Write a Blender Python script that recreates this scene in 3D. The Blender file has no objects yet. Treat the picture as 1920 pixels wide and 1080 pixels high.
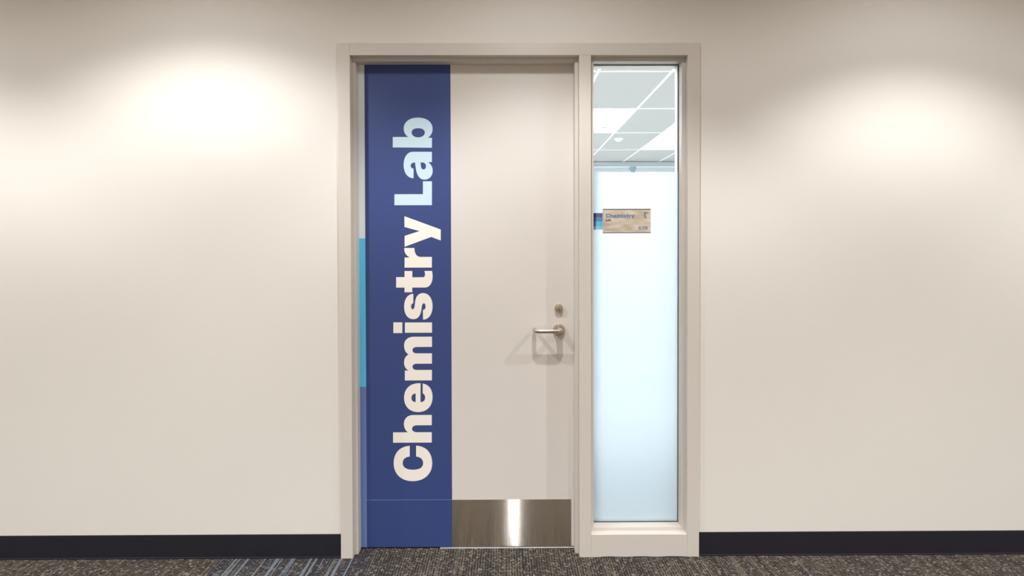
import bpy, bmesh, math, random
from mathutils import Matrix, Vector
random.seed(7)
PI = math.pi
S = bpy.context.scene
COL = S.collection

# ------------------------------------------------------------------ camera
cd = bpy.data.cameras.new('camera')
cd.sensor_width = 36; cd.sensor_fit = 'HORIZONTAL'
cd.lens = 1040.0 / 1920 * 36
cd.shift_x = (960 - 954.8) / 1920
cd.shift_y = (478.2 - 540) / 1920
cd.clip_start = 0.02; cd.clip_end = 100
cam = bpy.data.objects.new('camera', cd); COL.objects.link(cam)
Rm = Matrix.Rotation(-0.0056, 3, 'Z') @ Matrix.Rotation(-0.0129, 3, 'X') @ Matrix.Rotation(0.0025, 3, 'Y') @ Matrix.Rotation(PI / 2, 3, 'X')
cam.matrix_world = Matrix.Translation((0, -2.2367, 1.2588)) @ Rm.to_4x4()
S.camera = cam

# ------------------------------------------------------------------ exposure, world
S.view_settings.view_transform = 'Standard'
S.view_settings.look = 'None'
S.view_settings.gamma = 1
S.view_settings.use_curve_mapping = False
S.view_settings.exposure = 0.31
w = bpy.data.worlds.new('world'); S.world = w; w.use_nodes = True
w.node_tree.nodes['Background'].inputs[0].default_value = (1.0, 0.94, 0.87, 1)
w.node_tree.nodes['Background'].inputs[1].default_value = 0.55

# ------------------------------------------------------------------ lamps
LAMP_Z = 2.565
WARM = (1.0, 0.99, 0.98)
ROW1 = [-2.65, -1.20, 0.13, 1.62, 3.10]
ROW1_Y = -0.76
FILL_ROW = [-2.85, -1.39, 0.07, 1.53, 2.99]  # unseen row, added as frontal fill for wall and door
FILL_ROW_Y = -2.30
def spot(x, y, watts, size_deg, blend, radius, name):
    l = bpy.data.lights.new(name, 'SPOT'); l.energy = watts; l.color = WARM
    l.spot_size = math.radians(size_deg); l.spot_blend = blend; l.shadow_soft_size = radius
    o = bpy.data.objects.new(name, l); o.location = (x, y, LAMP_Z); COL.objects.link(o)
for x in ROW1:
    left = x < 0
    spot(x, ROW1_Y, 55 if left else 56, 122 if left else 111, 0.5, 0.022, 'downlight_lamp')
    spot(x, ROW1_Y, 12, 160, 0.5, 0.05, 'downlight_glow')
for x in FILL_ROW: spot(x, FILL_ROW_Y, 200, 122, 1.0, 0.022, 'downlight_lamp')  # added fill; its middle lamp also gives the kick plate streak
TROFFERS = [(1.07, 4.17), (2.29, 5.40), (2.29, 4.17), (-0.76, 4.17), (-0.76, 1.73), (-0.15, 0.7), (2.9, 1.73), (-0.76, 6.0)]
TROFFER_EMIT = 25.5

# ------------------------------------------------------------------ helpers
def lin(c):
    f = lambda v: (v / 255) / 12.92 if v / 255 <= 0.04045 else ((v / 255 + 0.055) / 1.055) ** 2.4
    return (f(c[0]), f(c[1]), f(c[2]), 1)

def mat(name, rgb, rough=0.6, metal=0.0, bump=0.0, bscale=300.0, var=0.0, vscale=3.0, spec=0.5, raw=None, emit=0.0):
    """procedural paint / plastic / metal: noise colour variation and fine bump"""
    m = bpy.data.materials.new(name); m.use_nodes = True
    nt = m.node_tree; b = nt.nodes['Principled BSDF']
    c = raw if raw else lin(rgb)
    tc = nt.nodes.new('ShaderNodeTexCoord')
    n = nt.nodes.new('ShaderNodeTexNoise'); n.inputs['Scale'].default_value = vscale; n.inputs['Detail'].default_value = 4
    nt.links.new(tc.outputs['Object'], n.inputs['Vector'])
    mr = nt.nodes.new('ShaderNodeMapRange'); mr.inputs[3].default_value = 1 - var; mr.inputs[4].default_value = 1 + var
    nt.links.new(n.outputs['Fac'], mr.inputs[0])
    mx = nt.nodes.new('ShaderNodeVectorMath'); mx.operation = 'SCALE'; mx.inputs[0].default_value = c[:3]
    nt.links.new(mr.outputs[0], mx.inputs['Scale'])
    nt.links.new(mx.outputs[0], b.inputs['Base Color'])
    b.inputs['Roughness'].default_value = rough; b.inputs['Metallic'].default_value = metal
    b.inputs['Specular IOR Level'].default_value = spec
    if bump > 0:
        n2 = nt.nodes.new('ShaderNodeTexNoise'); n2.inputs['Scale'].default_value = bscale; n2.inputs['Detail'].default_value = 3
        nt.links.new(tc.outputs['Object'], n2.inputs['Vector'])
        bp = nt.nodes.new('ShaderNodeBump'); bp.inputs['Strength'].default_value = bump; bp.inputs['Distance'].default_value = 0.001
        nt.links.new(n2.outputs['Fac'], bp.inputs['Height']); nt.links.new(bp.outputs[0], b.inputs['Normal'])
    if emit > 0:
        b.inputs['Emission Color'].default_value = c; b.inputs['Emission Strength'].default_value = emit
    return m

def bx(bm, x0, x1, y0, y1, z0, z1, bev=0.0):
    r = bmesh.ops.create_cube(bm, size=1)
    bmesh.ops.scale(bm, vec=(abs(x1 - x0), abs(y1 - y0), abs(z1 - z0)), verts=r['verts'])
    bmesh.ops.translate(bm, vec=((x0 + x1) / 2, (y0 + y1) / 2, (z0 + z1) / 2), verts=r['verts'])
    if bev:
        es = {e for v in r['verts'] for e in v.link_edges}
        bmesh.ops.bevel(bm, geom=list(es), offset=bev, segments=2, profile=0.5, affect='EDGES')
    return bm

def cyl(bm, c, axis, r0, r1, h, seg=32, bev=0.0):
    """capped cylinder / cone from c along axis"""
    r = bmesh.ops.create_cone(bm, cap_ends=True, segments=seg, radius1=r0, radius2=r1, depth=h)
    ax = Vector(axis).normalized()
    M = Matrix.Translation(Vector(c) + ax * h / 2) @ ax.to_track_quat('Z', 'Y').to_matrix().to_4x4()
    bmesh.ops.transform(bm, matrix=M, verts=r['verts'])
    if bev:
        es = {e for v in r['verts'] for e in v.link_edges if len(e.link_faces) == 2 and max(len(f.verts) for f in e.link_faces) > 4}
        bmesh.ops.bevel(bm, geom=list(es), offset=bev, segments=3, profile=0.5, affect='EDGES')
    return bm

def tube(bm, pts, r, seg=20, caps=True):
    """round tube through a list of points"""
    rings = []
    P = [Vector(p) for p in pts]
    up = Vector((0, 0, 1))
    for i, p in enumerate(P):
        t = (P[min(i + 1, len(P) - 1)] - P[max(i - 1, 0)]).normalized()
        a = t.cross(up)
        if a.length < 1e-4: a = t.cross(Vector((1, 0, 0)))
        a.normalize(); b = a.cross(t)
        rr = r[i] if isinstance(r, (list, tuple)) else r
        rings.append([bm.verts.new(p + (a * math.cos(k * 2 * PI / seg) + b * math.sin(k * 2 * PI / seg)) * rr) for k in range(seg)])
    for i in range(len(rings) - 1):
        for k in range(seg):
            bm.faces.new((rings[i][k], rings[i][(k + 1) % seg], rings[i + 1][(k + 1) % seg], rings[i + 1][k]))
    if caps:
        bm.faces.new(rings[0]); bm.faces.new(rings[-1])
    return bm

def mesh_of(name, bm, m, smooth=False):
    bmesh.ops.recalc_face_normals(bm, faces=bm.faces)
    me = bpy.data.meshes.new(name); bm.to_mesh(me); bm.free()
    if m: me.materials.append(m)
    if smooth:
        for p in me.polygons: p.use_smooth = True
        try: me.set_sharp_from_angle(angle=math.radians(35))
        except Exception: pass
    return me

def obj(name, bm, m, parent=None, smooth=False, kind=None, label=None):
    me = bm if isinstance(bm, bpy.types.Mesh) else mesh_of(name, bm, m, smooth)
    o = bpy.data.objects.new(name, me); COL.objects.link(o)
    if parent:
        o.parent = parent
        o.matrix_parent_inverse = Matrix.Translation(-world_loc(parent))
    if kind: o['kind'] = kind
    if label: o['label'] = label
    return o

def world_loc(o):
    v = Vector((0, 0, 0))
    while o is not None:
        v = v + o.location + (o.matrix_parent_inverse.to_translation() if o.parent else Vector((0, 0, 0)))
        o = o.parent
    return v

def box_obj(name, dims, m, parent=None, bev=0.0, kind=None, label=None):
    return obj(name, bx(bmesh.new(), *dims, bev=bev), m, parent, kind=kind, label=label)

def thing(name, label, cat, loc=(0, 0, 0), group=None):
    o = bpy.data.objects.new(name, None); COL.objects.link(o); o.location = loc
    o.empty_display_size = 0.1
    o['label'] = label; o['category'] = cat
    if group: o['group'] = group
    return o

def tag(o, label, cat, group=None):
    o['label'] = label; o['category'] = cat
    if group: o['group'] = group
    return o

# ------------------------------------------------------------------ dimensions (metres); wall faces the corridor at -Y
X0, X1, X2, X3, X4, X5 = -0.6727, -0.6247, 0.2953, 0.3432, 0.7331, 0.7820
ZT, ZH, ZS = 2.0818, 2.0325, 0.0930
D1, D2, SW = 0.0301, 0.0729, 0.0145      # rabbet depth, stop depth, stop width
FD = 0.125                               # frame depth behind the face
WY = 0.011                               # wall surface, a little behind the frame face
HALL_Z, LAB_Z = 2.62, 2.71

# ------------------------------------------------------------------ materials
M_wall = mat('wall_paint', (226, 223, 217), 0.75, bump=0.08, bscale=500, var=0.012)
M_wall_back = mat('taupe_wall_paint', (158, 142, 124), 0.8, bump=0.08, bscale=500, var=0.012)
M_frame = mat('frame_paint', (210, 204, 197), 0.42, bump=0.04, bscale=250, var=0.012)
M_door = mat('door_paint', (219, 214, 209), 0.45, bump=0.05, bscale=320, var=0.012)
M_base = mat('rubber_base', (32, 32, 42), 0.4, bump=0.05, bscale=200, var=0.06)
M_ceil = mat('ceiling_paint', (232, 226, 214), 0.85, bump=0.1, bscale=300)
M_labwall = mat('lab_wall_paint', (228, 232, 234), 0.7, bump=0.05, bscale=400)
M_labfloor = mat('lab_vinyl', (192, 196, 197), 0.35, bump=0.03, bscale=60, var=0.05, vscale=40)
M_blue = mat('blue_vinyl', (53, 71, 128), 0.5, bump=0.05, bscale=420, var=0.02)
M_cyan = mat('cyan_vinyl', (92, 200, 246), 0.4, bump=0.03, bscale=420, var=0.02)
M_grey = mat('grey_blue_vinyl', (226, 236, 242), 0.4, bump=0.03, bscale=420, var=0.02)
M_mid = mat('mid_blue_vinyl', (106, 128, 184), 0.4, bump=0.03, bscale=420, var=0.02)
M_white = mat('white_vinyl', (248, 243, 235), 0.45, bump=0.03, bscale=420, var=0.01)
M_pale = mat('pale_blue_vinyl', (200, 226, 240), 0.45, bump=0.03, bscale=420, var=0.01)
M_navy = mat('navy_vinyl', (44, 50, 92), 0.4, bump=0.03, bscale=420, var=0.02)
M_nickel = mat('satin_nickel', (0, 0, 0), 0.27, metal=1.0, bump=0.03, bscale=900, raw=(0.60, 0.55, 0.47, 1), var=0.03)
M_dark = mat('dark_recess', (20, 18, 18), 0.6, bump=0.05)
M_gasket = mat('black_gasket', (40, 42, 52), 0.6, bump=0.05)
M_tile = mat('acoustic_tile', (182, 182, 180), 0.9, bump=0.3, bscale=260, var=0.03, vscale=60)
M_tbar = mat('white_grid_bar', (246, 248, 248), 0.4, bump=0.02)
M_troffer = mat('troffer_metal', (240, 244, 246), 0.4, bump=0.02)
M_emit = mat('lit_diffuser', (252, 252, 252), 0.5, bump=0.02, emit=TROFFER_EMIT)
M_plastic = mat('white_plastic', (248, 250, 250), 0.4, bump=0.02)
M_rail = mat('grey_rail', (192, 202, 208), 0.5, bump=0.03, var=0.04)
M_bracket = mat('blind_bracket', (140, 165, 180), 0.5, bump=0.02)
M_shade = mat('white_shade_cloth', (240, 244, 246), 0.8, bump=0.2, bscale=700)
M_signtext = mat('slate_blue_print', (104, 126, 158), 0.45, bump=0.02)
M_signdark = mat('dark_print', (62, 66, 86), 0.45, bump=0.02)
M_signedge = mat('sign_edge', (104, 96, 86), 0.35, bump=0.02)
M_rubberfoot = mat('door_bottom_gap', (30, 30, 38), 0.7, bump=0.05)

def sign_material():
    m = mat('sign_face', (204, 186, 166), 0.3, bump=0.02, bscale=200)
    nt = m.node_tree; b = nt.nodes['Principled BSDF']
    tc = nt.nodes.new('ShaderNodeTexCoord'); mp = nt.nodes.new('ShaderNodeMapping')
    mp.inputs['Scale'].default_value = (14, 1, 40); mp.inputs['Rotation'].default_value = (0, 0.45, 0)
    nt.links.new(tc.outputs['Object'], mp.inputs[0])
    n = nt.nodes.new('ShaderNodeTexNoise'); n.inputs['Scale'].default_value = 1.0; n.inputs['Detail'].default_value = 2
    nt.links.new(mp.outputs[0], n.inputs['Vector'])
    cr = nt.nodes.new('ShaderNodeValToRGB')
    cr.color_ramp.elements[0].color = lin((186, 172, 152)); cr.color_ramp.elements[0].position = 0.35
    cr.color_ramp.elements[1].color = lin((216, 205, 192)); cr.color_ramp.elements[1].position = 0.62
    nt.links.new(n.outputs['Fac'], cr.inputs[0]); nt.links.new(cr.outputs[0], b.inputs['Base Color'])
    return m
M_sign = sign_material()

def kick_material():
    m = bpy.data.materials.new('brushed_steel'); m.use_nodes = True
    nt = m.node_tree; b = nt.nodes['Principled BSDF']
    tc = nt.nodes.new('ShaderNodeTexCoord'); mp = nt.nodes.new('ShaderNodeMapping')
    mp.inputs['Scale'].default_value = (6, 6, 1200)
    nt.links.new(tc.outputs['Object'], mp.inputs[0])
    n = nt.nodes.new('ShaderNodeTexNoise'); n.inputs['Scale'].default_value = 1.0; n.inputs['Detail'].default_value = 3
    nt.links.new(mp.outputs[0], n.inputs['Vector'])
    cr = nt.nodes.new('ShaderNodeValToRGB')
    cr.color_ramp.elements[0].color = (0.70, 0.66, 0.60, 1); cr.color_ramp.elements[1].color = (0.77, 0.73, 0.67, 1)
    nt.links.new(n.outputs['Fac'], cr.inputs[0]); nt.links.new(cr.outputs[0], b.inputs['Base Color'])
    b.inputs['Metallic'].default_value = 1.0; b.inputs['Roughness'].default_value = 0.12; b.inputs['Anisotropic Rotation'].default_value = 0.25
    b.inputs['Anisotropic'].default_value = 0.9
    # hairline scratches along X tilt the surface up and down
    n2 = nt.nodes.new('ShaderNodeTexWhiteNoise'); n2.noise_dimensions = '3D'
    mp2 = nt.nodes.new('ShaderNodeMapping'); mp2.inputs['Scale'].default_value = (90, 90, 60000)
    nt.links.new(tc.outputs['Object'], mp2.inputs[0]); nt.links.new(mp2.outputs[0], n2.inputs['Vector'])
    tilt = nt.nodes.new('ShaderNodeMapRange'); tilt.inputs[1].default_value = 0.0; tilt.inputs[2].default_value = 1.0
    tilt.inputs[3].default_value = -0.915; tilt.inputs[4].default_value = 0.915; tilt.clamp = False
    nt.links.new(n2.outputs['Value'], tilt.inputs[0])
    cube = nt.nodes.new('ShaderNodeMath'); cube.operation = 'MULTIPLY'; sq = nt.nodes.new('ShaderNodeMath'); sq.operation = 'MULTIPLY'
    nt.links.new(tilt.outputs[0], sq.inputs[0]); nt.links.new(tilt.outputs[0], sq.inputs[1])
    nt.links.new(sq.outputs[0], cube.inputs[0]); nt.links.new(tilt.outputs[0], cube.inputs[1])
    cv = nt.nodes.new('ShaderNodeCombineXYZ'); cv.inputs[1].default_value = -1.0; nt.links.new(cube.outputs[0], cv.inputs[2])
    nv = nt.nodes.new('ShaderNodeVectorMath'); nv.operation = 'NORMALIZE'; nt.links.new(cv.outputs[0], nv.inputs[0])
    nt.links.new(nv.outputs[0], b.inputs['Normal'])
    tg = nt.nodes.new('ShaderNodeTangent'); tg.direction_type = 'UV_MAP'; tg.uv_map = 'brush'
    nt.links.new(tg.outputs[0], b.inputs['Tangent'])
    return m
M_kick = kick_material()

def glass_material():
    m = bpy.data.materials.new('clear_glass'); m.use_nodes = True
    nt = m.node_tree
    for n in list(nt.nodes): nt.nodes.remove(n)
    out = nt.nodes.new('ShaderNodeOutputMaterial')
    mix = nt.nodes.new('ShaderNodeMixShader'); tr = nt.nodes.new('ShaderNodeBsdfTransparent'); gl = nt.nodes.new('ShaderNodeBsdfGlossy')
    fr = nt.nodes.new('ShaderNodeFresnel'); fr.inputs['IOR'].default_value = 1.45
    tr.inputs[0].default_value = (0.97, 0.99, 0.99, 1); gl.inputs['Roughness'].default_value = 0.0
    nt.links.new(fr.outputs[0], mix.inputs[0]); nt.links.new(tr.outputs[0], mix.inputs[1]); nt.links.new(gl.outputs[0], mix.inputs[2])
    nt.links.new(mix.outputs[0], out.inputs[0])
    return m
M_glass = glass_material()

def film_material():
    m = bpy.data.materials.new('frosted_film'); m.use_nodes = True
    nt = m.node_tree
    for n in list(nt.nodes): nt.nodes.remove(n)
    out = nt.nodes.new('ShaderNodeOutputMaterial')
    mix = nt.nodes.new('ShaderNodeMixShader'); tl = nt.nodes.new('ShaderNodeBsdfTranslucent'); df = nt.nodes.new('ShaderNodeBsdfDiffuse')
    tc = nt.nodes.new('ShaderNodeTexCoord'); n = nt.nodes.new('ShaderNodeTexNoise'); n.inputs['Scale'].default_value = 260
    nt.links.new(tc.outputs['Object'], n.inputs['Vector'])
    cr = nt.nodes.new('ShaderNodeValToRGB')
    cr.color_ramp.elements[0].color = (0.85, 0.90, 0.945, 1); cr.color_ramp.elements[1].color = (0.88, 0.93, 0.975, 1)
    nt.links.new(n.outputs['Fac'], cr.inputs[0])
    nt.links.new(cr.outputs[0], tl.inputs[0]); df.inputs[0].default_value = (0.8, 0.88, 0.92, 1)
    mix.inputs[0].default_value = 0.22
    nt.links.new(tl.outputs[0], mix.inputs[1]); nt.links.new(df.outputs[0], mix.inputs[2]); nt.links.new(mix.outputs[0], out.inputs[0])
    return m
M_film = film_material()

def carpet_material(name, base_a, base_b, dark, light, stripe, stripe_amt, pitch, stripe_at=0.60):
    """loop pile in rows running along Y, with random light, dark and blue yarns"""
    m = bpy.data.materials.new(name); m.use_nodes = True
    nt = m.node_tree; L = nt.links.new; N = nt.nodes.new
    b = nt.nodes['Principled BSDF']; b.inputs['Roughness'].default_value = 0.95; b.inputs['Specular IOR Level'].default_value = 0.1
    tc = N('ShaderNodeTexCoord'); oi = N('ShaderNodeObjectInfo')
    ofs = N('ShaderNodeVectorMath'); ofs.operation = 'SCALE'; ofs.inputs[0].default_value = (3.7, 9.1, 0)
    L(oi.outputs['Random'], ofs.inputs['Scale'])
    add = N('ShaderNodeVectorMath'); add.operation = 'ADD'; L(tc.outputs['Object'], add.inputs[0]); L(ofs.outputs[0], add.inputs[1])
    def noise(sx, sy, scale=1, detail=2):
        mp = N('ShaderNodeMapping'); mp.inputs['Scale'].default_value = (sx, sy, 1); L(add.outputs[0], mp.inputs[0])
        n = N('ShaderNodeTexNoise'); n.inputs['Scale'].default_value = scale; n.inputs['Detail'].default_value = detail
        L(mp.outputs[0], n.inputs['Vector']); return n.outputs['Fac']
    def ramp(fac, stops):
        r = N('ShaderNodeValToRGB'); r.color_ramp.interpolation = 'LINEAR'
        e = r.color_ramp.elements
        e[0].position, e[0].color = stops[0]; e[1].position, e[1].color = stops[1]
        for p, c in stops[2:]: el = e.new(p); el.color = c
        L(fac, r.inputs[0]); return r.outputs[0]
    def mixc(f, a, c, mode='MIX'):
        x = N('ShaderNodeMix'); x.data_type = 'RGBA'; x.blend_type = mode
        if isinstance(f, float): x.inputs[0].default_value = f
        else: L(f, x.inputs[0])
        for k, v in ((6, a), (7, c)):
            if isinstance(v, tuple): x.inputs[k].default_value = v
            else: L(v, x.inputs[k])
        return x.outputs[2]
    k0 = (0, 0, 0, 1); k1 = (1, 1, 1, 1)
    col = ramp(noise(28, 3, 1, 3), [(0.36, base_a), (0.62, base_b)])
    # rows
    wv = N('ShaderNodeTexWave'); wv.wave_type = 'BANDS'; wv.bands_direction = 'X'; wv.inputs['Scale'].default_value = 0.314 / pitch
    wv.inputs['Distortion'].default_value = 0.5; wv.inputs['Detail'].default_value = 2; wv.inputs['Detail Scale'].default_value = 30
    L(add.outputs[0], wv.inputs['Vector'])
    col = mixc(ramp(wv.outputs['Fac'], [(0.12, (0.95, 0.95, 0.95, 1)), (0.55, k0)]), col, dark)
    # individual loops
    vr = N('ShaderNodeTexVoronoi'); vr.inputs['Scale'].default_value = 1
    mp = N('ShaderNodeMapping'); mp.inputs['Scale'].default_value = (1 / pitch * 1.3, 190, 1); L(add.outputs[0], mp.inputs[0]); L(mp.outputs[0], vr.inputs['Vector'])
    sep = N('ShaderNodeSeparateColor'); L(vr.outputs['Color'], sep.inputs[0])
    col = mixc(ramp(sep.outputs[0], [(0.66, k0), (0.88, (0.75, 0.75, 0.75, 1))]), col, dark)
    col = mixc(ramp(sep.outputs[1], [(0.80, k0), (0.95, (0.75, 0.75, 0.75, 1))]), col, light)
    # streaks of pale yarn and rare blue yarn
    st = ramp(noise(90, 1.2, 1, 1), [(stripe_at, k0), (stripe_at + 0.05, k1)])
    st2 = N('ShaderNodeMath'); st2.operation = 'MULTIPLY'; L(st, st2.inputs[0]); st2.inputs[1].default_value = stripe_amt
    col = mixc(st2.outputs[0], col, stripe)
    bl = ramp(noise(130, 16, 1, 1), [(0.735, k0), (0.76, k1)])
    bl2 = N('ShaderNodeMath'); bl2.operation = 'MULTIPLY'; L(bl, bl2.inputs[0]); L(sep.outputs[2], bl2.inputs[1])
    col = mixc(bl2.outputs[0], col, lin((62, 84, 150)))
    L(col, b.inputs['Base Color'])
    h = N('ShaderNodeMath'); h.operation = 'ADD'; L(wv.outputs['Fac'], h.inputs[0]); L(vr.outputs['Distance'], h.inputs[1])
    bp = N('ShaderNodeBump'); bp.inputs['Strength'].default_value = 0.7; bp.inputs['Distance'].default_value = 0.002
    L(h.outputs[0], bp.inputs['Height']); L(bp.outputs[0], b.inputs['Normal'])
    return m
M_light_leak = mat('light_leak_pale', (236, 240, 244), 0.35, bump=0.02)  # pale colour stands in for lab light under the door
M_carpet = carpet_material('carpet_brown', lin((66, 60, 55)), lin((93, 86, 75)), lin((35, 35, 38)), lin((133, 124, 114)), lin((115, 106, 96)), 0.35, 0.0105)
M_carpet_b = carpet_material('carpet_grey', lin((56, 54, 60)), lin((77, 71, 66)), lin((38, 39, 46)), lin((118, 116, 112)), lin((106, 113, 121)), 0.9, 0.0105, 0.555)

# ------------------------------------------------------------------ the setting
HX0, HX1, HY0 = -3.6, 3.9, -3.05       # corridor extent
LX0, LX1, LY1 = -2.6, 4.2, 7.25        # lab extent
PX0, PX1 = X0 + 0.004, X5 - 0.004      # opening in the wall
bm = bmesh.new()
bx(bm, HX0, PX0, WY, WY + 0.11, 0, 2.9); bx(bm, PX1, HX1 + 0.3, WY, WY + 0.11, 0, 2.9); bx(bm, PX0, PX1, WY, WY + 0.11, ZT - 0.004, 2.9)
obj('wall_front', bm, M_wall, kind='structure')
box_obj('wall_back', (HX0, HX1, HY0 - 0.1, HY0, 0, 2.9), M_wall_back, kind='structure')
box_obj('wall_far', (LX0, LX1, LY1, LY1 + 0.1, 0, 2.9), M_labwall, kind='structure')
box_obj('wall_left', (LX0 - 0.1, LX0, WY + 0.11, LY1, 0, 2.9), M_labwall, kind='structure')
box_obj('wall_right', (LX1, LX1 + 0.1, WY + 0.11, LY1, 0, 2.9), M_labwall, kind='structure')
box_obj('ceiling', (HX0, HX1, HY0, WY, HALL_Z, HALL_Z + 0.05), M_ceil, kind='structure')

floor = box_obj('floor', (HX0, HX1, HY0, 0.088, -0.12, -0.006), M_dark, kind='structure')
box_obj('lab_floor', (LX0, LX1, 0.088, LY1, -0.1, 0.0), M_labfloor, parent=floor)
# carpet tiles, 0.61 m, seams as in the photo; each a piece with a rounded edge
TS = 0.61
tile_mesh = {}
for key, m in (('a', M_carpet), ('b', M_carpet_b)):
    b_ = bx(bmesh.new(), 0.0004, TS - 0.0004, 0.0004, TS - 0.0004, -0.006, 0.0, bev=0.0008)
    tile_mesh[key] = mesh_of('carpet_tile', b_, m)
sx = -0.5465
i0 = math.ceil((HX0 - sx) / TS)
for i in range(i0, int((HX1 - sx) / TS)):
    for j in range(5):
        key = 'b' if i in (-1, 5) or (i * 7 + j * 3) % 11 == 4 and i not in (0, 1, 2) else 'a'
        o = bpy.data.objects.new('carpet_tile', tile_mesh[key]); COL.objects.link(o)
        o.parent = floor; o.location = (sx + i * TS, 0.088 - (j + 1) * TS, 0)

# baseboards
for nm, a, c in (('baseboard_left', HX0, X0 - 0.0005), ('baseboard_right', X5 + 0.0005, HX1)):
    bm = bmesh.new(); bx(bm, a, c, WY - 0.004, WY, 0.0, 0.0965, bev=0.0012)
    bx(bm, a, c, WY - 0.0075, WY - 0.003, 0.0, 0.006, bev=0.0015)
    obj(nm, bm, M_base, kind='structure')

# ------------------------------------------------------------------ door and sidelight frame
frame = bpy.data.objects.new('trim_1', None); COL.objects.link(frame); frame['kind'] = 'structure'
frame['label'] = 'beige painted steel frame around door and sidelight'
E_ = 0.0012
def rail(name, dims, bev=E_): return box_obj(name, dims, M_frame, frame, bev=bev)
rail('jamb', (X0, X1, 0, FD, 0, ZT))
rail('jamb', (X4, X5, 0, FD, 0, ZT))
rail('mullion', (X2, X3, 0, FD, 0, ZH))
rail('head', (X1, X4, 0.0002, FD, ZH, ZT))
rail('bottom_panel', (X3, X4, 0.0002, FD, 0, ZS))
# stops (raised strips inside the rabbet)
rail('door_stop', (X1, X1 + SW, D1, D2, 0, ZH))
rail('door_stop', (X2 - SW, X2, D1, D2, 0, ZH))
rail('door_stop', (X1 + SW, X2 - SW, D1, D2, ZH - SW, ZH))
box_obj('light_leak_strip', (-0.28, X2 - SW, D2 + 0.001, D2 + 0.02, -0.002, 0.0006), M_light_leak, frame, bev=0.0004, label='thin pale strip standing in for light leaking under the door')  # bright line of leaking lab light, made as a pale strip
# sealant smear along the foot of the bottom panel
b_ = bmesh.new(); tube(b_, [(X3 + 0.04 + 0.035 * k, -0.0008, 0.0012 + 0.0012 * math.sin(k * 1.7)) for k in range(11)], 0.0016, 6)
obj('floor_gap', b_, M_dark, frame)

# sidelight window
win = bpy.data.objects.new('window_1', None); COL.objects.link(win); win['kind'] = 'structure'
win['label'] = 'tall narrow sidelight window right of the door'
GX0, GX1, GZ0, GZ1 = X3 + SW, X4 - SW, ZS + SW, ZH - SW
def bead(dims): return box_obj('glazing_bead', dims, M_frame, win, bev=E_)
bead((X3, GX0, D1, D2 + 0.003, ZS, ZH)); bead((GX1, X4, D1, D2 + 0.003, ZS, ZH))
bead((GX0, GX1, D1, D2 + 0.003, ZS, GZ0)); bead((GX0, GX1, D1, D2 + 0.003, GZ1, ZH))
box_obj('glass_pane', (GX0 - 0.006, GX1 + 0.006, D2 + 0.004, D2 + 0.010, GZ0 - 0.006, GZ1 + 0.006), M_glass, win)
g = 0.0022
b_ = bmesh.new()
bx(b_, GX1 - g, GX1, D2 - 0.001, D2 + 0.0035, GZ0, GZ1); bx(b_, GX0, GX0 + g * 0.5, D2 - 0.001, D2 + 0.0035, GZ0, GZ1)
bx(b_, GX0, GX1 - g, D2 - 0.001, D2 + 0.0035, GZ0, GZ0 + g * 0.8); bx(b_, GX0, GX1 - g, D2 - 0.001, D2 + 0.0035, GZ1 - g, GZ1)
obj('gasket', b_, M_gasket, win)
FILM_TOP = 1.5735
box_obj('privacy_film', (GX0 - 0.004, GX1 + 0.004, D2 + 0.0105, D2 + 0.0109, GZ0 - 0.004, FILM_TOP), M_film, win, label='frosted white privacy film on the lower glass')
# rear beads on the lab side
for dims in ((X3, GX0, 0.09, FD, ZS, ZH), (GX1, X4, 0.09, FD, ZS, ZH), (GX0, GX1, 0.09, FD, ZS, GZ0), (GX0, GX1, 0.09, FD, GZ1, ZH)):
    bead(dims)

# ------------------------------------------------------------------ door
DY = D2 + 0.0015
DZ0 = 0.0070
door = box_obj('door_1', (X1 + 0.003, X2 - 0.003, DY, DY + 0.0445, DZ0, ZH - 0.003), M_door, kind='structure', bev=0.001)
door['label'] = 'cream painted flush door with blue lettered graphic'
FXR, FXL, XE = -0.2290, -0.5855, X1 + 0.006
KT = 0.2045
KP = 0.0012
# kick plate (UV 'brush' gives the brushing direction)
b_ = bx(bmesh.new(), XE + 0.004, 0.2700, DY - KP, DY, DZ0 + 0.0005, KT, bev=0.0004)
me = mesh_of('kick_plate', b_, M_kick)
uv = me.uv_layers.new(name='brush')
for lp in me.loops:
    c = me.vertices[lp.vertex_index].co; uv.data[lp.index].uv = (c.x + c.y, c.z)
obj('kick_plate', me, None, door, label='brushed stainless steel kick plate')
# graphic film: upper sheet and lower sheet over the kick plate, seam between
T = 0.0004
YF = DY - T
def film(name, x0, x1, z0, z1, m, y=None, label=None):
    y = YF if y is None else y
    return box_obj(name, (x0, x1, y, y + T, z0, z1), m, door, label=label)
ZD1 = ZH - 0.005
blue = film('graphic_film', FXL, FXR, KT + 0.0012, ZD1, M_blue, label='dark blue vinyl graphic film')
film('graphic_film', XE, FXL, 1.3000, ZD1, M_grey, label='pale grey-blue strip of graphic film')
film('graphic_film', XE, FXL, 0.6805, 1.3000, M_cyan, label='cyan strip of graphic film')
film('graphic_film', XE, FXL, KT + 0.0012, 0.6805, M_mid, label='medium blue strip of graphic film')
YK = DY - KP - T
film('graphic_film', FXL, FXR, DZ0, KT + 0.0002, M_blue, YK, label='dark blue vinyl graphic film over the kick plate')
film('graphic_film', XE, FXL, DZ0, KT + 0.0002, M_mid, YK, label='medium blue strip of graphic film over the kick plate')
box_obj('film_seam', (XE, FXR, YK + 0.0001, YK + 0.0012, KT - 0.0002, KT + 0.0013), M_mid, door, label='thin light seam line across the blue film')

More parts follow.
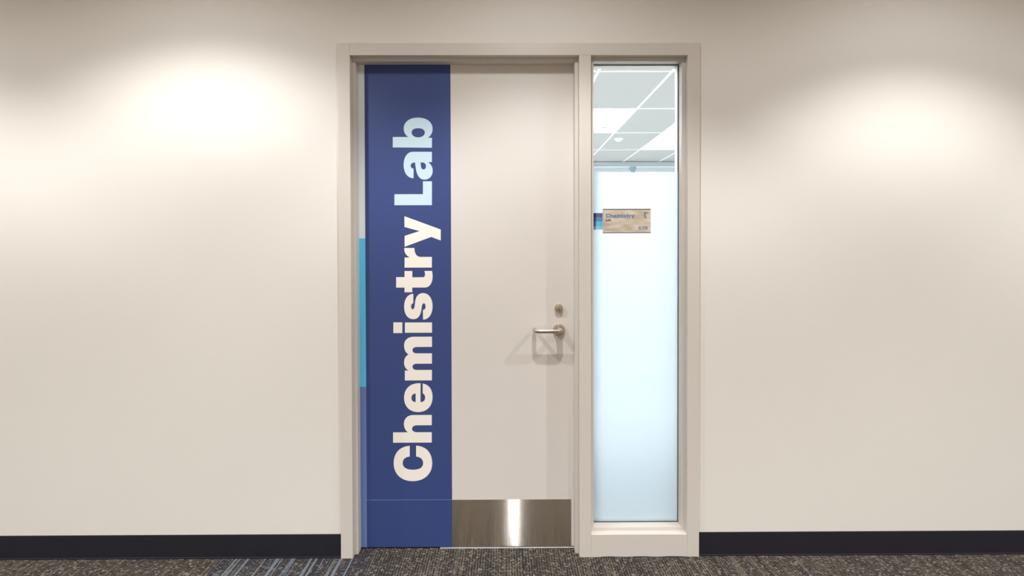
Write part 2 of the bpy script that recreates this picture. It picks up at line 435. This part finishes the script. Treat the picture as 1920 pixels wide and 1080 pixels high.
# ---- letters: outlines traced in text space, drawn as cut vinyl.
# Path ops: ('M',x,y) ('L',x,y) ('h',x,y) quarter curve leaving along x, ('v',x,y) leaving along y, ('C',x1,y1,x2,y2,x,y)
# coordinates: x = across the line (left = up), y = along the line (downwards = backwards)
def sc(ops, ox, oy, s):
    r = []
    for o in ops:
        c = [o[0]]
        for k in range(1, len(o), 2): c += [ox + o[k] / s, oy + o[k + 1] / s]
        r.append(c)
    return r
Z1, Z2, Z3, Z4 = (690, 200, 5.4), (690, 390, 6.353), (690, 540, 6.0), (690, 700, 4.907)
G = {}
G['b'] = ([sc(x, *Z1) for x in (
    [('M', 245, 310), ('L', 402, 310), ('C', 372, 292, 355, 262, 355, 226), ('v', 498, 115), ('h', 646, 228), ('C', 646, 268, 630, 300, 598, 318), ('L', 640, 319), ('L', 640, 419), ('L', 245, 415)],
    [('M', 435, 262), ('v', 500, 222), ('h', 568, 265), ('v', 500, 314), ('h', 435, 262)])])
G['a'] = ([sc(x, *Z1) for x in (
    [('M', 640, 460), ('L', 448, 459), ('h', 355, 590), ('v', 455, 726), ('L', 455, 628), ('h', 426, 598), ('v', 470, 567), ('C', 477, 610, 478, 740, 565, 740), ('h', 648, 652), ('C', 648, 612, 630, 582, 603, 567), ('L', 640, 562)],
    [('M', 525, 567), ('C', 529, 600, 528, 637, 555, 637), ('h', 580, 607), ('v', 545, 567)])])
G['L'] = ([sc([('M', 262, 887), ('L', 550, 887), ('L', 550, 757), ('L', 641, 757), ('L', 641, 998), ('L', 262, 998)], *Z1)])
G['y'] = ([sc([('M', 428, 98), ('L', 860, 257), ('L', 860, 388), ('L', 748, 345), ('L', 430, 462), ('L', 430, 332), ('L', 608, 275), ('L', 428, 226)], *Z2)])
G['r'] = ([sc([('M', 427, 476), ('L', 546, 476), ('v', 620, 583), ('L', 755, 583), ('L', 755, 710), ('L', 430, 710), ('L', 430, 590), ('L', 490, 588), ('C', 445, 562, 422, 528, 427, 476)], *Z2)])
G['t'] = ([sc([('M', 430, 750), ('L', 522, 750), ('L', 522, 825), ('L', 648, 825), ('h', 673, 798), ('C', 673, 778, 672, 768, 666, 750), ('L', 757, 750), ('C', 761, 772, 764, 790, 764, 818), ('v', 672, 948), ('L', 522, 948), ('L', 522, 1004), ('L', 430, 1004), ('L', 430, 948), ('L', 330, 948), ('L', 330, 823), ('L', 430, 823)], *Z2)])
G['s'] = ([sc([('M', 505, 66), ('L', 505, 173), ('h', 480, 208), ('v', 497, 240), ('C', 525, 240, 518, 190, 528, 140), ('C', 540, 85, 570, 58, 615, 58), ('h', 722, 208), ('v', 615, 357), ('L', 613, 247), ('h', 643, 212), ('v', 625, 173), ('C', 596, 173, 604, 225, 590, 275), ('C', 576, 325, 550, 352, 505, 352), ('h', 402, 210), ('v', 505, 66)], *Z3)])
G['i'] = ([sc(x, *Z3) for x in (
    [('M', 281, 387), ('L', 382, 387), ('L', 382, 508), ('L', 281, 508)],
    [('M', 411, 389), ('L', 716, 389), ('L', 716, 505), ('L', 411, 505)])])
G['m'] = ([sc([('M', 716, 550), ('L', 510, 550), ('h', 402, 645), ('C', 402, 695, 418, 728, 452, 750), ('C', 418, 768, 402, 800, 402, 838), ('C', 402, 882, 418, 910, 452, 931), ('L', 411, 932), ('L', 411, 1044), ('L', 716, 1044), ('L', 716, 926), ('L', 545, 926), ('h', 497, 888), ('v', 545, 855), ('L', 716, 855), ('L', 716, 738), ('L', 545, 738), ('h', 497, 702), ('v', 545, 666), ('L', 716, 665)], *Z3)])
G['e'] = ([sc(x, *Z4) for x in (
    [('M', 481, 95), ('L', 462, 95), ('h', 329, 228), ('v', 460, 362), ('h', 592, 226), ('C', 592, 150, 560, 110, 501, 97), ('L', 501, 188), ('C', 515, 193, 523, 208, 523, 228), ('C', 523, 254, 507, 269, 481, 270)],
    [('M', 436, 190), ('C', 410, 192, 397, 206, 397, 230), ('C', 397, 254, 410, 267, 436, 270)])])
G['h'] = ([sc([('M', 228, 549), ('L', 365, 549), ('C', 342, 532, 328, 505, 328, 470), ('v', 415, 389), ('L', 585, 389), ('L', 585, 484), ('L', 450, 484), ('h', 403, 516), ('v', 450, 549), ('L', 585, 549), ('L', 585, 645), ('L', 228, 645)], *Z4)])
G['C'] = ([sc([('M', 382, 674), ('C', 290, 680, 234, 740, 234, 835), ('v', 410, 1003), ('h', 590, 838), ('C', 590, 740, 535, 680, 441, 673), ('L', 441, 774), ('C', 482, 778, 506, 800, 506, 836), ('C', 506, 875, 475, 897, 412, 897), ('C', 350, 897, 317, 873, 317, 836), ('C', 317, 800, 340, 778, 382, 774)], *Z4)])

def flatten(ops, n=10):
    pts = []
    for o in ops:
        if o[0] in 'ML': pts.append((o[1], o[2])); continue
        p0 = pts[-1]
        if o[0] == 'C': c1, c2, p3 = (o[1], o[2]), (o[3], o[4]), (o[5], o[6])
        else:
            p3 = (o[1], o[2]); k = 0.60
            if o[0] == 'h': c1 = (p0[0] + (p3[0] - p0[0]) * k, p0[1]); c2 = (p3[0], p3[1] + (p0[1] - p3[1]) * k)
            else: c1 = (p0[0], p0[1] + (p3[1] - p0[1]) * k); c2 = (p3[0] + (p0[0] - p3[0]) * k, p3[1])
        for i in range(1, n + 1):
            t = i / n; u = 1 - t
            pts.append(tuple(u ** 3 * p0[k] + 3 * u * u * t * c1[k] + 3 * u * t * t * c2[k] + t ** 3 * p3[k] for k in (0, 1)))
    if abs(pts[0][0] - pts[-1][0]) + abs(pts[0][1] - pts[-1][1]) < 1e-3: pts.pop()
    return pts

def flat_shape(name, paths, y, thick, m):
    """closed outlines (X, Z) -> thin cut sheet facing -Y"""
    cu = bpy.data.curves.new(name, 'CURVE'); cu.dimensions = '2D'; cu.fill_mode = 'BOTH'; cu.extrude = thick / 2
    for pts in paths:
        sp = cu.splines.new('POLY'); sp.points.add(len(pts) - 1)
        for i, p in enumerate(pts): sp.points[i].co = (p[0], p[1], 0, 1)
        sp.use_cyclic_u = True
    tmp = bpy.data.objects.new(name, cu)
    me = bpy.data.meshes.new_from_object(tmp)
    bpy.data.objects.remove(tmp); bpy.data.curves.remove(cu)
    me.transform(Matrix.Translation((0, y - thick / 2, 0)) @ Matrix.Rotation(PI / 2, 4, 'X'))
    me.name = name; me.materials.clear(); me.materials.append(m)
    return me

# big text reads upwards on the blue film
SCL = 0.002220
def on_door(p): return (-0.3098 + (p[0] - 809.0) * SCL + (p[1] - 560) * -0.0000138 , 1.0484 - (p[1] - 560.0) * SCL)
for ch in ('C', 'h', 'e', 'm', 'i', 's', 't', 'r', 'y', 'L', 'a', 'b'):
    paths = [[on_door(p) for p in flatten(o)] for o in G[ch]]
    mm = M_pale if ch in 'Lab' and ch != 'h' else M_white
    me = flat_shape('letter', paths, YF, 0.0003, mm)
    obj('letter', me, None, blue, label='%s vinyl letter' % ('pale blue' if mm is M_pale else 'off-white'))

# lever handle
HX, HZ = 0.2190, 0.9160
handle = obj('door_handle', cyl(bmesh.new(), (HX, DY, HZ), (0, -1, 0), 0.0255, 0.0245, 0.0105, 48, bev=0.002), M_nickel, door, smooth=True, label='satin nickel lever handle')
b_ = cyl(bmesh.new(), (HX, DY - 0.010, HZ), (0, -1, 0), 0.0155, 0.0125, 0.030, 40, bev=0.001)
cyl(b_, (HX, DY - 0.036, HZ + 0.001), (0, -1, 0), 0.0125, 0.0120, 0.016, 40, bev=0.002)
obj('neck', b_, M_nickel, handle, smooth=True)
YB = 0.0145; LXL = 0.1165; LZ = 0.9190
pts = [(HX, YB + 0.012, LZ - 0.001), (HX - 0.003, YB + 0.005, LZ), (HX - 0.010, YB + 0.001, LZ), (HX - 0.020, YB, LZ), (HX - 0.05, YB, LZ), (LXL + 0.03, YB, LZ)]
R_ = 0.016
for k in range(0, 9):
    a = k / 8 * PI / 2
    pts.append((LXL + R_ - R_ * math.sin(a), YB + R_ - R_ * math.cos(a), LZ))
pts += [(LXL, YB + 0.030, LZ), (LXL, DY - 0.012, LZ)]
b_ = tube(bmesh.new(), pts, 0.0088, 24)
obj('lever', b_, M_nickel, handle, smooth=True)
# lock cylinder
b_ = cyl(bmesh.new(), (0.2184, DY, 1.0080), (0, -1, 0), 0.0172, 0.0165, 0.014, 44, bev=0.0015)
lock = obj('lock_cylinder', b_, M_nickel, door, smooth=True, label='round satin nickel lock cylinder')
obj('plug', cyl(bmesh.new(), (0.2184, DY - 0.0138, 1.0080), (0, -1, 0), 0.0125, 0.0122, 0.0016, 40, bev=0.0004), M_nickel, lock, smooth=True)
b_ = bx(bmesh.new(), 0.2176, 0.2192, DY - 0.0160, DY - 0.0152, 1.000, 1.0085); cyl(b_, (0.2184, DY - 0.0152, 1.0015), (0, -1, 0), 0.0019, 0.0019, 0.0009, 12)
obj('keyhole', b_, M_dark, lock)

# ------------------------------------------------------------------ sign on the sidelight glass
GY = D2 + 0.004                      # corridor-side surface of the glass
SX0, SX1, SZ0, SZ1 = 0.4030, 0.6018, 1.3185, 1.4200
sign = thing('room_sign', 'small beige Chemistry Lab room sign with number stuck on the sidelight glass', 'sign', ((SX0 + SX1) / 2, GY, SZ0))
ST = 0.010
box_obj('sign_panel', (SX0, SX1, GY - ST + 0.001, GY - 0.0006, SZ0 + 0.003, SZ1 - 0.003), M_sign, sign, bev=0.0004)
for z in ((SZ1 - 0.0032, SZ1), (SZ0, SZ0 + 0.003)):
    box_obj('edge_rail', (SX0, SX1, GY - ST, GY - 0.0006, z[0], z[1]), M_signedge, sign, bev=0.0006)
YS = GY - ST + 0.001
PXS = 0.002216                       # metres per text unit of the photo at this distance
def along(ch, x0, z0, y_start, s, m, label=None):
    """letters of the big text, laid out left to right"""
    for c in ch:
        paths = [[(x0 + (y_start - p[1]) * s, z0 + (809.0 - p[0]) * s) for p in flatten(o, 6)] for o in G[c]]
        obj('letter', flat_shape('letter', paths, YS, 0.0003, m), None, sign, label=label)
sx_ = lambda px: SX0 + (px - 1131.0) * 0.2212e-2 / 1.0
sz_ = lambda py: SZ1 - (py - 391.5) * 0.002217
along(['C', 'h', 'e', 'm', 'i', 's', 't', 'r', 'y'], sx_(1136.3), sz_(408.3), 905, 54.0 / 499 * PXS, M_signtext, 'slate blue printed letter')
along(['L', 'a', 'b'], sx_(1136.0), sz_(414.6), 384.8, 10.0 / 163.5 * PXS, M_signdark, 'dark printed letter')
# digits 6 3 6, drawn in a 10 x 14 box
SIX = [[('M', 9.6, 11.0), ('L', 6.6, 10.6), ('v', 5.2, 11.9), ('C', 3.8, 11.9, 3.3, 10.4, 3.2, 8.4), ('C', 4.0, 9.0, 4.8, 9.3, 5.8, 9.3), ('h', 9.9, 4.9), ('v', 5.1, -0.2), ('h', 0.1, 6.6), ('C', 0.1, 11.5, 2.0, 14.2, 5.2, 14.2), ('h', 9.6, 11.0)],
       [('M', 3.3, 4.6), ('v', 5.1, 2.2), ('h', 6.9, 4.6), ('v', 5.1, 7.0), ('h', 3.3, 4.6)]]
THREE = [[('M', 0.2, 4.2), ('L', 3.2, 4.4), ('v', 4.9, 2.2), ('h', 6.8, 4.1), ('v', 4.4, 5.9), ('L', 3.6, 5.9), ('L', 3.6, 8.2), ('L', 4.4, 8.2), ('h', 6.3, 10.0), ('v', 4.9, 11.8), ('h', 3.4, 10.1), ('L', 0.5, 10.3), ('v', 4.9, 14.2), ('h', 9.3, 10.5), ('C', 9.3, 8.9, 8.4, 7.8, 7.2, 7.3), ('C', 8.9, 6.9, 9.9, 5.7, 9.9, 3.9), ('v', 4.9, -0.2), ('h', 0.2, 4.2)]]
for k, dg in enumerate((SIX, THREE, SIX)):
    s = 6.2 * PXS / 14
    x0 = sx_(1197.6 + k * 6.1) ; z0 = sz_(430.4)
    paths = [[(x0 + p[0] * s * 1.22, z0 + p[1] * s) for p in flatten(o, 6)] for o in dg]
    obj('digit', flat_shape('digit', paths, YS, 0.0003, M_signtext), None, sign, label='slate blue printed digit')
# small dark initials over a curved emblem in the top right corner
def poly(name, pts, m, label=None):
    obj(name, flat_shape(name, [[(sx_(a), sz_(b)) for a, b in pts]], YS, 0.0003, m), None, sign, label=label)
poly('letter', [(1208.3, 398.0), (1209.0, 398.0), (1209.0, 399.4), (1209.9, 399.4), (1209.9, 398.0), (1210.6, 398.0), (1210.6, 400.1), (1208.3, 400.1)], M_signdark, 'tiny dark initial')
poly('letter', [(1211.0, 400.1), (1211.0, 398.0), (1211.6, 398.0), (1212.3, 399.1), (1212.3, 398.0), (1212.9, 398.0), (1212.9, 400.1), (1212.3, 400.1), (1211.6, 399.0), (1211.6, 400.1)], M_signdark, 'tiny dark initial')
poly('letter', [(1213.2, 398.0), (1215.2, 398.0), (1215.2, 398.6), (1214.5, 398.6), (1214.5, 400.1), (1213.9, 400.1), (1213.9, 398.6), (1213.2, 398.6)], M_signdark, 'tiny dark initial')
poly('emblem', [(1208.3, 401.2), (1209.2, 401.2), (1209.1, 404.5), (1209.6, 406.8), (1211.0, 408.4), (1213.0, 409.3), (1212.6, 410.0), (1210.4, 409.3), (1208.8, 407.8), (1208.2, 405.0)], M_signdark, 'dark curved emblem stroke')
poly('emblem', [(1210.0, 401.2), (1211.4, 401.2), (1211.2, 404.0), (1212.0, 406.4), (1213.6, 407.8), (1213.2, 408.6), (1211.2, 407.6), (1210.0, 405.4)], M_signtext, 'slate curved emblem stroke')
for a, c in ((1136.0, 1139.6), (1139.9, 1143.0), (1143.3, 1146.0), (1147.4, 1149.6), (1150.2, 1152.2), (1155.0, 1155.9)):
    poly('fine_print', [(a, 430.0), (c, 430.0), (c, 430.9), (a, 430.9)], M_signtext)

# colour block decal beside the sign
decal = thing('color_block_decal', 'strip of navy, blue and cyan square blocks on the glass left of the sign', 'decal', (0.384, GY, 1.334))
DXA, DXB, DXC = GX0 + 0.0014, 0.3762, SX0 - 0.0004
rows = [(1.4030, 1.3860), (1.3860, 1.3685), (1.3685, 1.3480), (1.3480, 1.3340)]
M_blueB = mat('decal_blue', (84, 104, 160), 0.4, bump=0.02)
M_blueC = mat('decal_slate', (112, 140, 176), 0.4, bump=0.02)
M_blueD = mat('decal_light', (150, 208, 232), 0.4, bump=0.02)
M_blueE = mat('decal_dim', (128, 160, 184), 0.4, bump=0.02)
for k, (za, zb) in enumerate(rows):
    box_obj('color_block', (DXA, DXB, GY - 0.0004, GY, zb, za), (M_navy, M_blue, M_blueB, M_blueE)[k], decal)
    box_obj('color_block', (DXB, DXC, GY - 0.0004, GY, zb, za), (M_blueB, M_blueC, M_cyan, M_blueD)[k], decal)

# ------------------------------------------------------------------ lab ceiling: tiles, grid bars, lights
labc = box_obj('ceiling', (LX0, LX1, WY + 0.11, LY1, LAB_Z + 0.10, LAB_Z + 0.14), M_labwall, kind='structure')
gx = [0.762 + 0.61 * k for k in range(-6, 6)]; gx = [x for x in gx if LX0 < x < LX1]
gy = [3.565 + 1.22 * k for k in range(-3, 4)]; gy = [y for y in gy if WY + 0.11 < y < LY1 - 0.1]
BW = 0.012
for x in gx: box_obj('grid_bar', (x - BW, x + BW, WY + 0.12, LY1, LAB_Z - 0.002, LAB_Z + 0.03), M_tbar, labc)
for a, c in zip([LX0] + gx, gx + [LX1]):
    for y in gy: box_obj('grid_bar', (a + BW, c - BW, y - BW, y + BW, LAB_Z - 0.002, LAB_Z + 0.03), M_tbar, labc)
xs = [LX0] + gx + [LX1]; ys = [WY + 0.12] + gy + [LY1]
tro = set()
for tx, ty in TROFFERS:
    i = max(k for k in range(len(xs) - 1) if xs[k] < tx); j = max(k for k in range(len(ys) - 1) if ys[k] < ty); tro.add((i, j))
tile_cache = {}
for i in range(len(xs) - 1):
    for j in range(len(ys) - 1):
        a, c, d, e = xs[i], xs[i + 1], ys[j], ys[j + 1]
        if (i, j) in tro: continue
        key = (round(c - a, 3), round(e - d, 3))
        if key not in tile_cache:
            w_, d_ = (c - a) / 2 - 0.003, (e - d) / 2 - 0.003
            tile_cache[key] = mesh_of('ceiling_tile', bx(bmesh.new(), -w_, w_, -d_, d_, 0, 0.016, bev=0.001), M_tile)
        o = bpy.data.objects.new('ceiling_tile', tile_cache[key]); COL.objects.link(o); o.parent = labc
        o.location = ((a + c) / 2, (d + e) / 2, LAB_Z + 0.004)
def troffer(i, j, label):
    a, c, d, e = xs[i] + BW, xs[i + 1] - BW, ys[j] + BW, ys[j + 1] - BW
    t = thing('ceiling_light', label, 'light', ((a + c) / 2, (d + e) / 2, LAB_Z), 'recessed panel lights in the lab ceiling')
    b_ = bmesh.new(); f = 0.022
    bx(b_, a, a + f, d, e, LAB_Z, LAB_Z + 0.05, bev=0.001); bx(b_, c - f, c, d, e, LAB_Z, LAB_Z + 0.05, bev=0.001)
    bx(b_, a + f, c - f, d, d + f, LAB_Z, LAB_Z + 0.05); bx(b_, a + f, c - f, e - f, e, LAB_Z, LAB_Z + 0.05)
    obj('frame', b_, M_troffer, t)
    b_ = bmesh.new(); n = 14
    xa, xb, xm = a + f, c - f, (a + c) / 2
    # two curved reflector troughs meeting at a centre basket
    for (p, q) in ((xa, xm - 0.05), (xm + 0.05, xb)):
        prev = None
        for k in range(n + 1):
            u = k / n; z = LAB_Z + 0.008 + 0.06 * math.sin(PI * u)
            v0 = b_.verts.new((p + (q - p) * u, d + f, z)); v1 = b_.verts.new((p + (q - p) * u, e - f, z))
            if prev: b_.faces.new((prev[0], prev[1], v1, v0))
            prev = (v0, v1)
    obj('diffuser', b_, M_emit, t, smooth=True, label='lit white diffuser')
    b_ = bx(bmesh.new(), xm - 0.05, xm + 0.05, d + f, e - f, LAB_Z - 0.004, LAB_Z + 0.012, bev=0.004)
    obj('center_basket', b_, M_troffer, t)
labels = {}
vis = {(-0.76, 4.17): 'lab ceiling light left of the sidelight view, third row from the partition',
       (-0.76, 1.73): 'lab ceiling light behind the door, second row from the partition',
       (-0.15, 0.7): 'lab ceiling light just behind the door wall, above the door',
       (2.9, 1.73): 'lab ceiling light right of the sidelight view, second row from the partition',
       (-0.76, 6.0): 'lab ceiling light near the far wall, left of the sidelight view',
       (1.07, 4.17): 'recessed ceiling light at left edge of the sidelight view, with slotted diffuser',
       (2.29, 5.40): 'bright recessed ceiling light at right edge of the sidelight view, far one of two',
       (2.29, 4.17): 'bright recessed ceiling light at right edge of the sidelight view, near one of two'}
for tx, ty in TROFFERS:
    i = max(k for k in range(len(xs) - 1) if xs[k] < tx); j = max(k for k in range(len(ys) - 1) if ys[k] < ty)
    troffer(i, j, vis[(tx, ty)])
# unseen bench, added to dim the lower part of the frosted film
bench = thing('film_dimmer_bench', 'unseen white bench added to dim the lower frosted film', 'bench', (0.5, 0.8, 0))
box_obj('worktop', (-0.4, 2.3, 1.10, 1.82, 0.80, 0.835), M_labwall, bench, bev=0.003)
box_obj('back_panel', (-0.4, 2.3, 1.10, 1.12, 0.835, 0.94), M_labwall, bench, bev=0.002)
for k in range(3):
    c_ = box_obj('cabinet', (-0.38 + k * 0.9, 0.50 + k * 0.9, 1.14, 1.78, 0.0, 0.80), M_labwall, bench, bev=0.002)
# smoke detector
sd = thing('smoke_detector', 'small round white detector on the lab ceiling beside a light', 'detector', (1.50, 5.15, LAB_Z))
obj('base', cyl(bmesh.new(), (1.50, 5.15, LAB_Z + 0.004), (0, 0, -1), 0.062, 0.060, 0.016, 32, bev=0.002), M_plastic, sd, smooth=True)
obj('dome', cyl(bmesh.new(), (1.50, 5.15, LAB_Z - 0.012), (0, 0, -1), 0.048, 0.034, 0.024, 32, bev=0.004), M_plastic, sd, smooth=True)
# roller blind box along the top of the far wall
rb = thing('blind_box', 'long grey-blue blind box along the top of the lab far wall', 'blind', (0.8, LY1 - 0.06, 2.54))
box_obj('cassette', (LX0 + 0.05, LX1 - 0.05, LY1 - 0.10, LY1, 2.632, LAB_Z - 0.003), M_rail, rb, bev=0.003)
box_obj('edge_strip', (LX0 + 0.05, LX1 - 0.05, LY1 - 0.112, LY1 - 0.02, 2.616, 2.632), M_tbar, rb, bev=0.002)
box_obj('fascia', (LX0 + 0.05, LX1 - 0.05, LY1 - 0.085, LY1 - 0.01, 2.545, 2.616), M_rail, rb, bev=0.003)
b_ = bx(bmesh.new(), 2.10, 2.20, LY1 - 0.125, LY1 - 0.085, 2.575, 2.625, bev=0.004); cyl(b_, (2.15, LY1 - 0.10, 2.58), (0, 0, -1), 0.035, 0.028, 0.05, 24, bev=0.003)
obj('bracket', b_, M_bracket, rb)
box_obj('blind_cloth', (LX0 + 0.07, LX1 - 0.07, LY1 - 0.05, LY1 - 0.047, 0.9, 2.548), M_shade, rb)

# ------------------------------------------------------------------ corridor downlights (above the photo's frame, they light the wall; the row across is added fill)
def downlight(x, y, label):
    t = thing('downlight', label, 'light', (x, y, HALL_Z), 'corridor ceiling downlights')
    b_ = bmesh.new(); prof = [(0.062, 0.0), (0.095, 0.0), (0.096, -0.004), (0.090, -0.007), (0.066, -0.005), (0.062, 0.0)]
    rings = [[b_.verts.new((x + r * math.cos(k * PI / 16), y + r * math.sin(k * PI / 16), HALL_Z + z)) for k in range(32)] for r, z in prof[:-1]]
    rings.append(rings[0])
    for a, c in zip(rings, rings[1:]):
        for k in range(32): b_.faces.new((a[k], a[(k + 1) % 32], c[(k + 1) % 32], c[k]))
    obj('trim_ring', b_, M_plastic, t, smooth=True)
WHERE = ['far left end of', 'left of the door in', 'directly above the door in', 'right of the sidelight in', 'far right end of']
for n_, x in enumerate(ROW1): downlight(x, ROW1_Y, 'added fill downlight, ' + WHERE[n_] + ' the ceiling row close to the door wall')
for n_, x in enumerate(FILL_ROW): downlight(x, FILL_ROW_Y, 'added fill downlight, ' + WHERE[n_] + ' the ceiling row across the corridor')
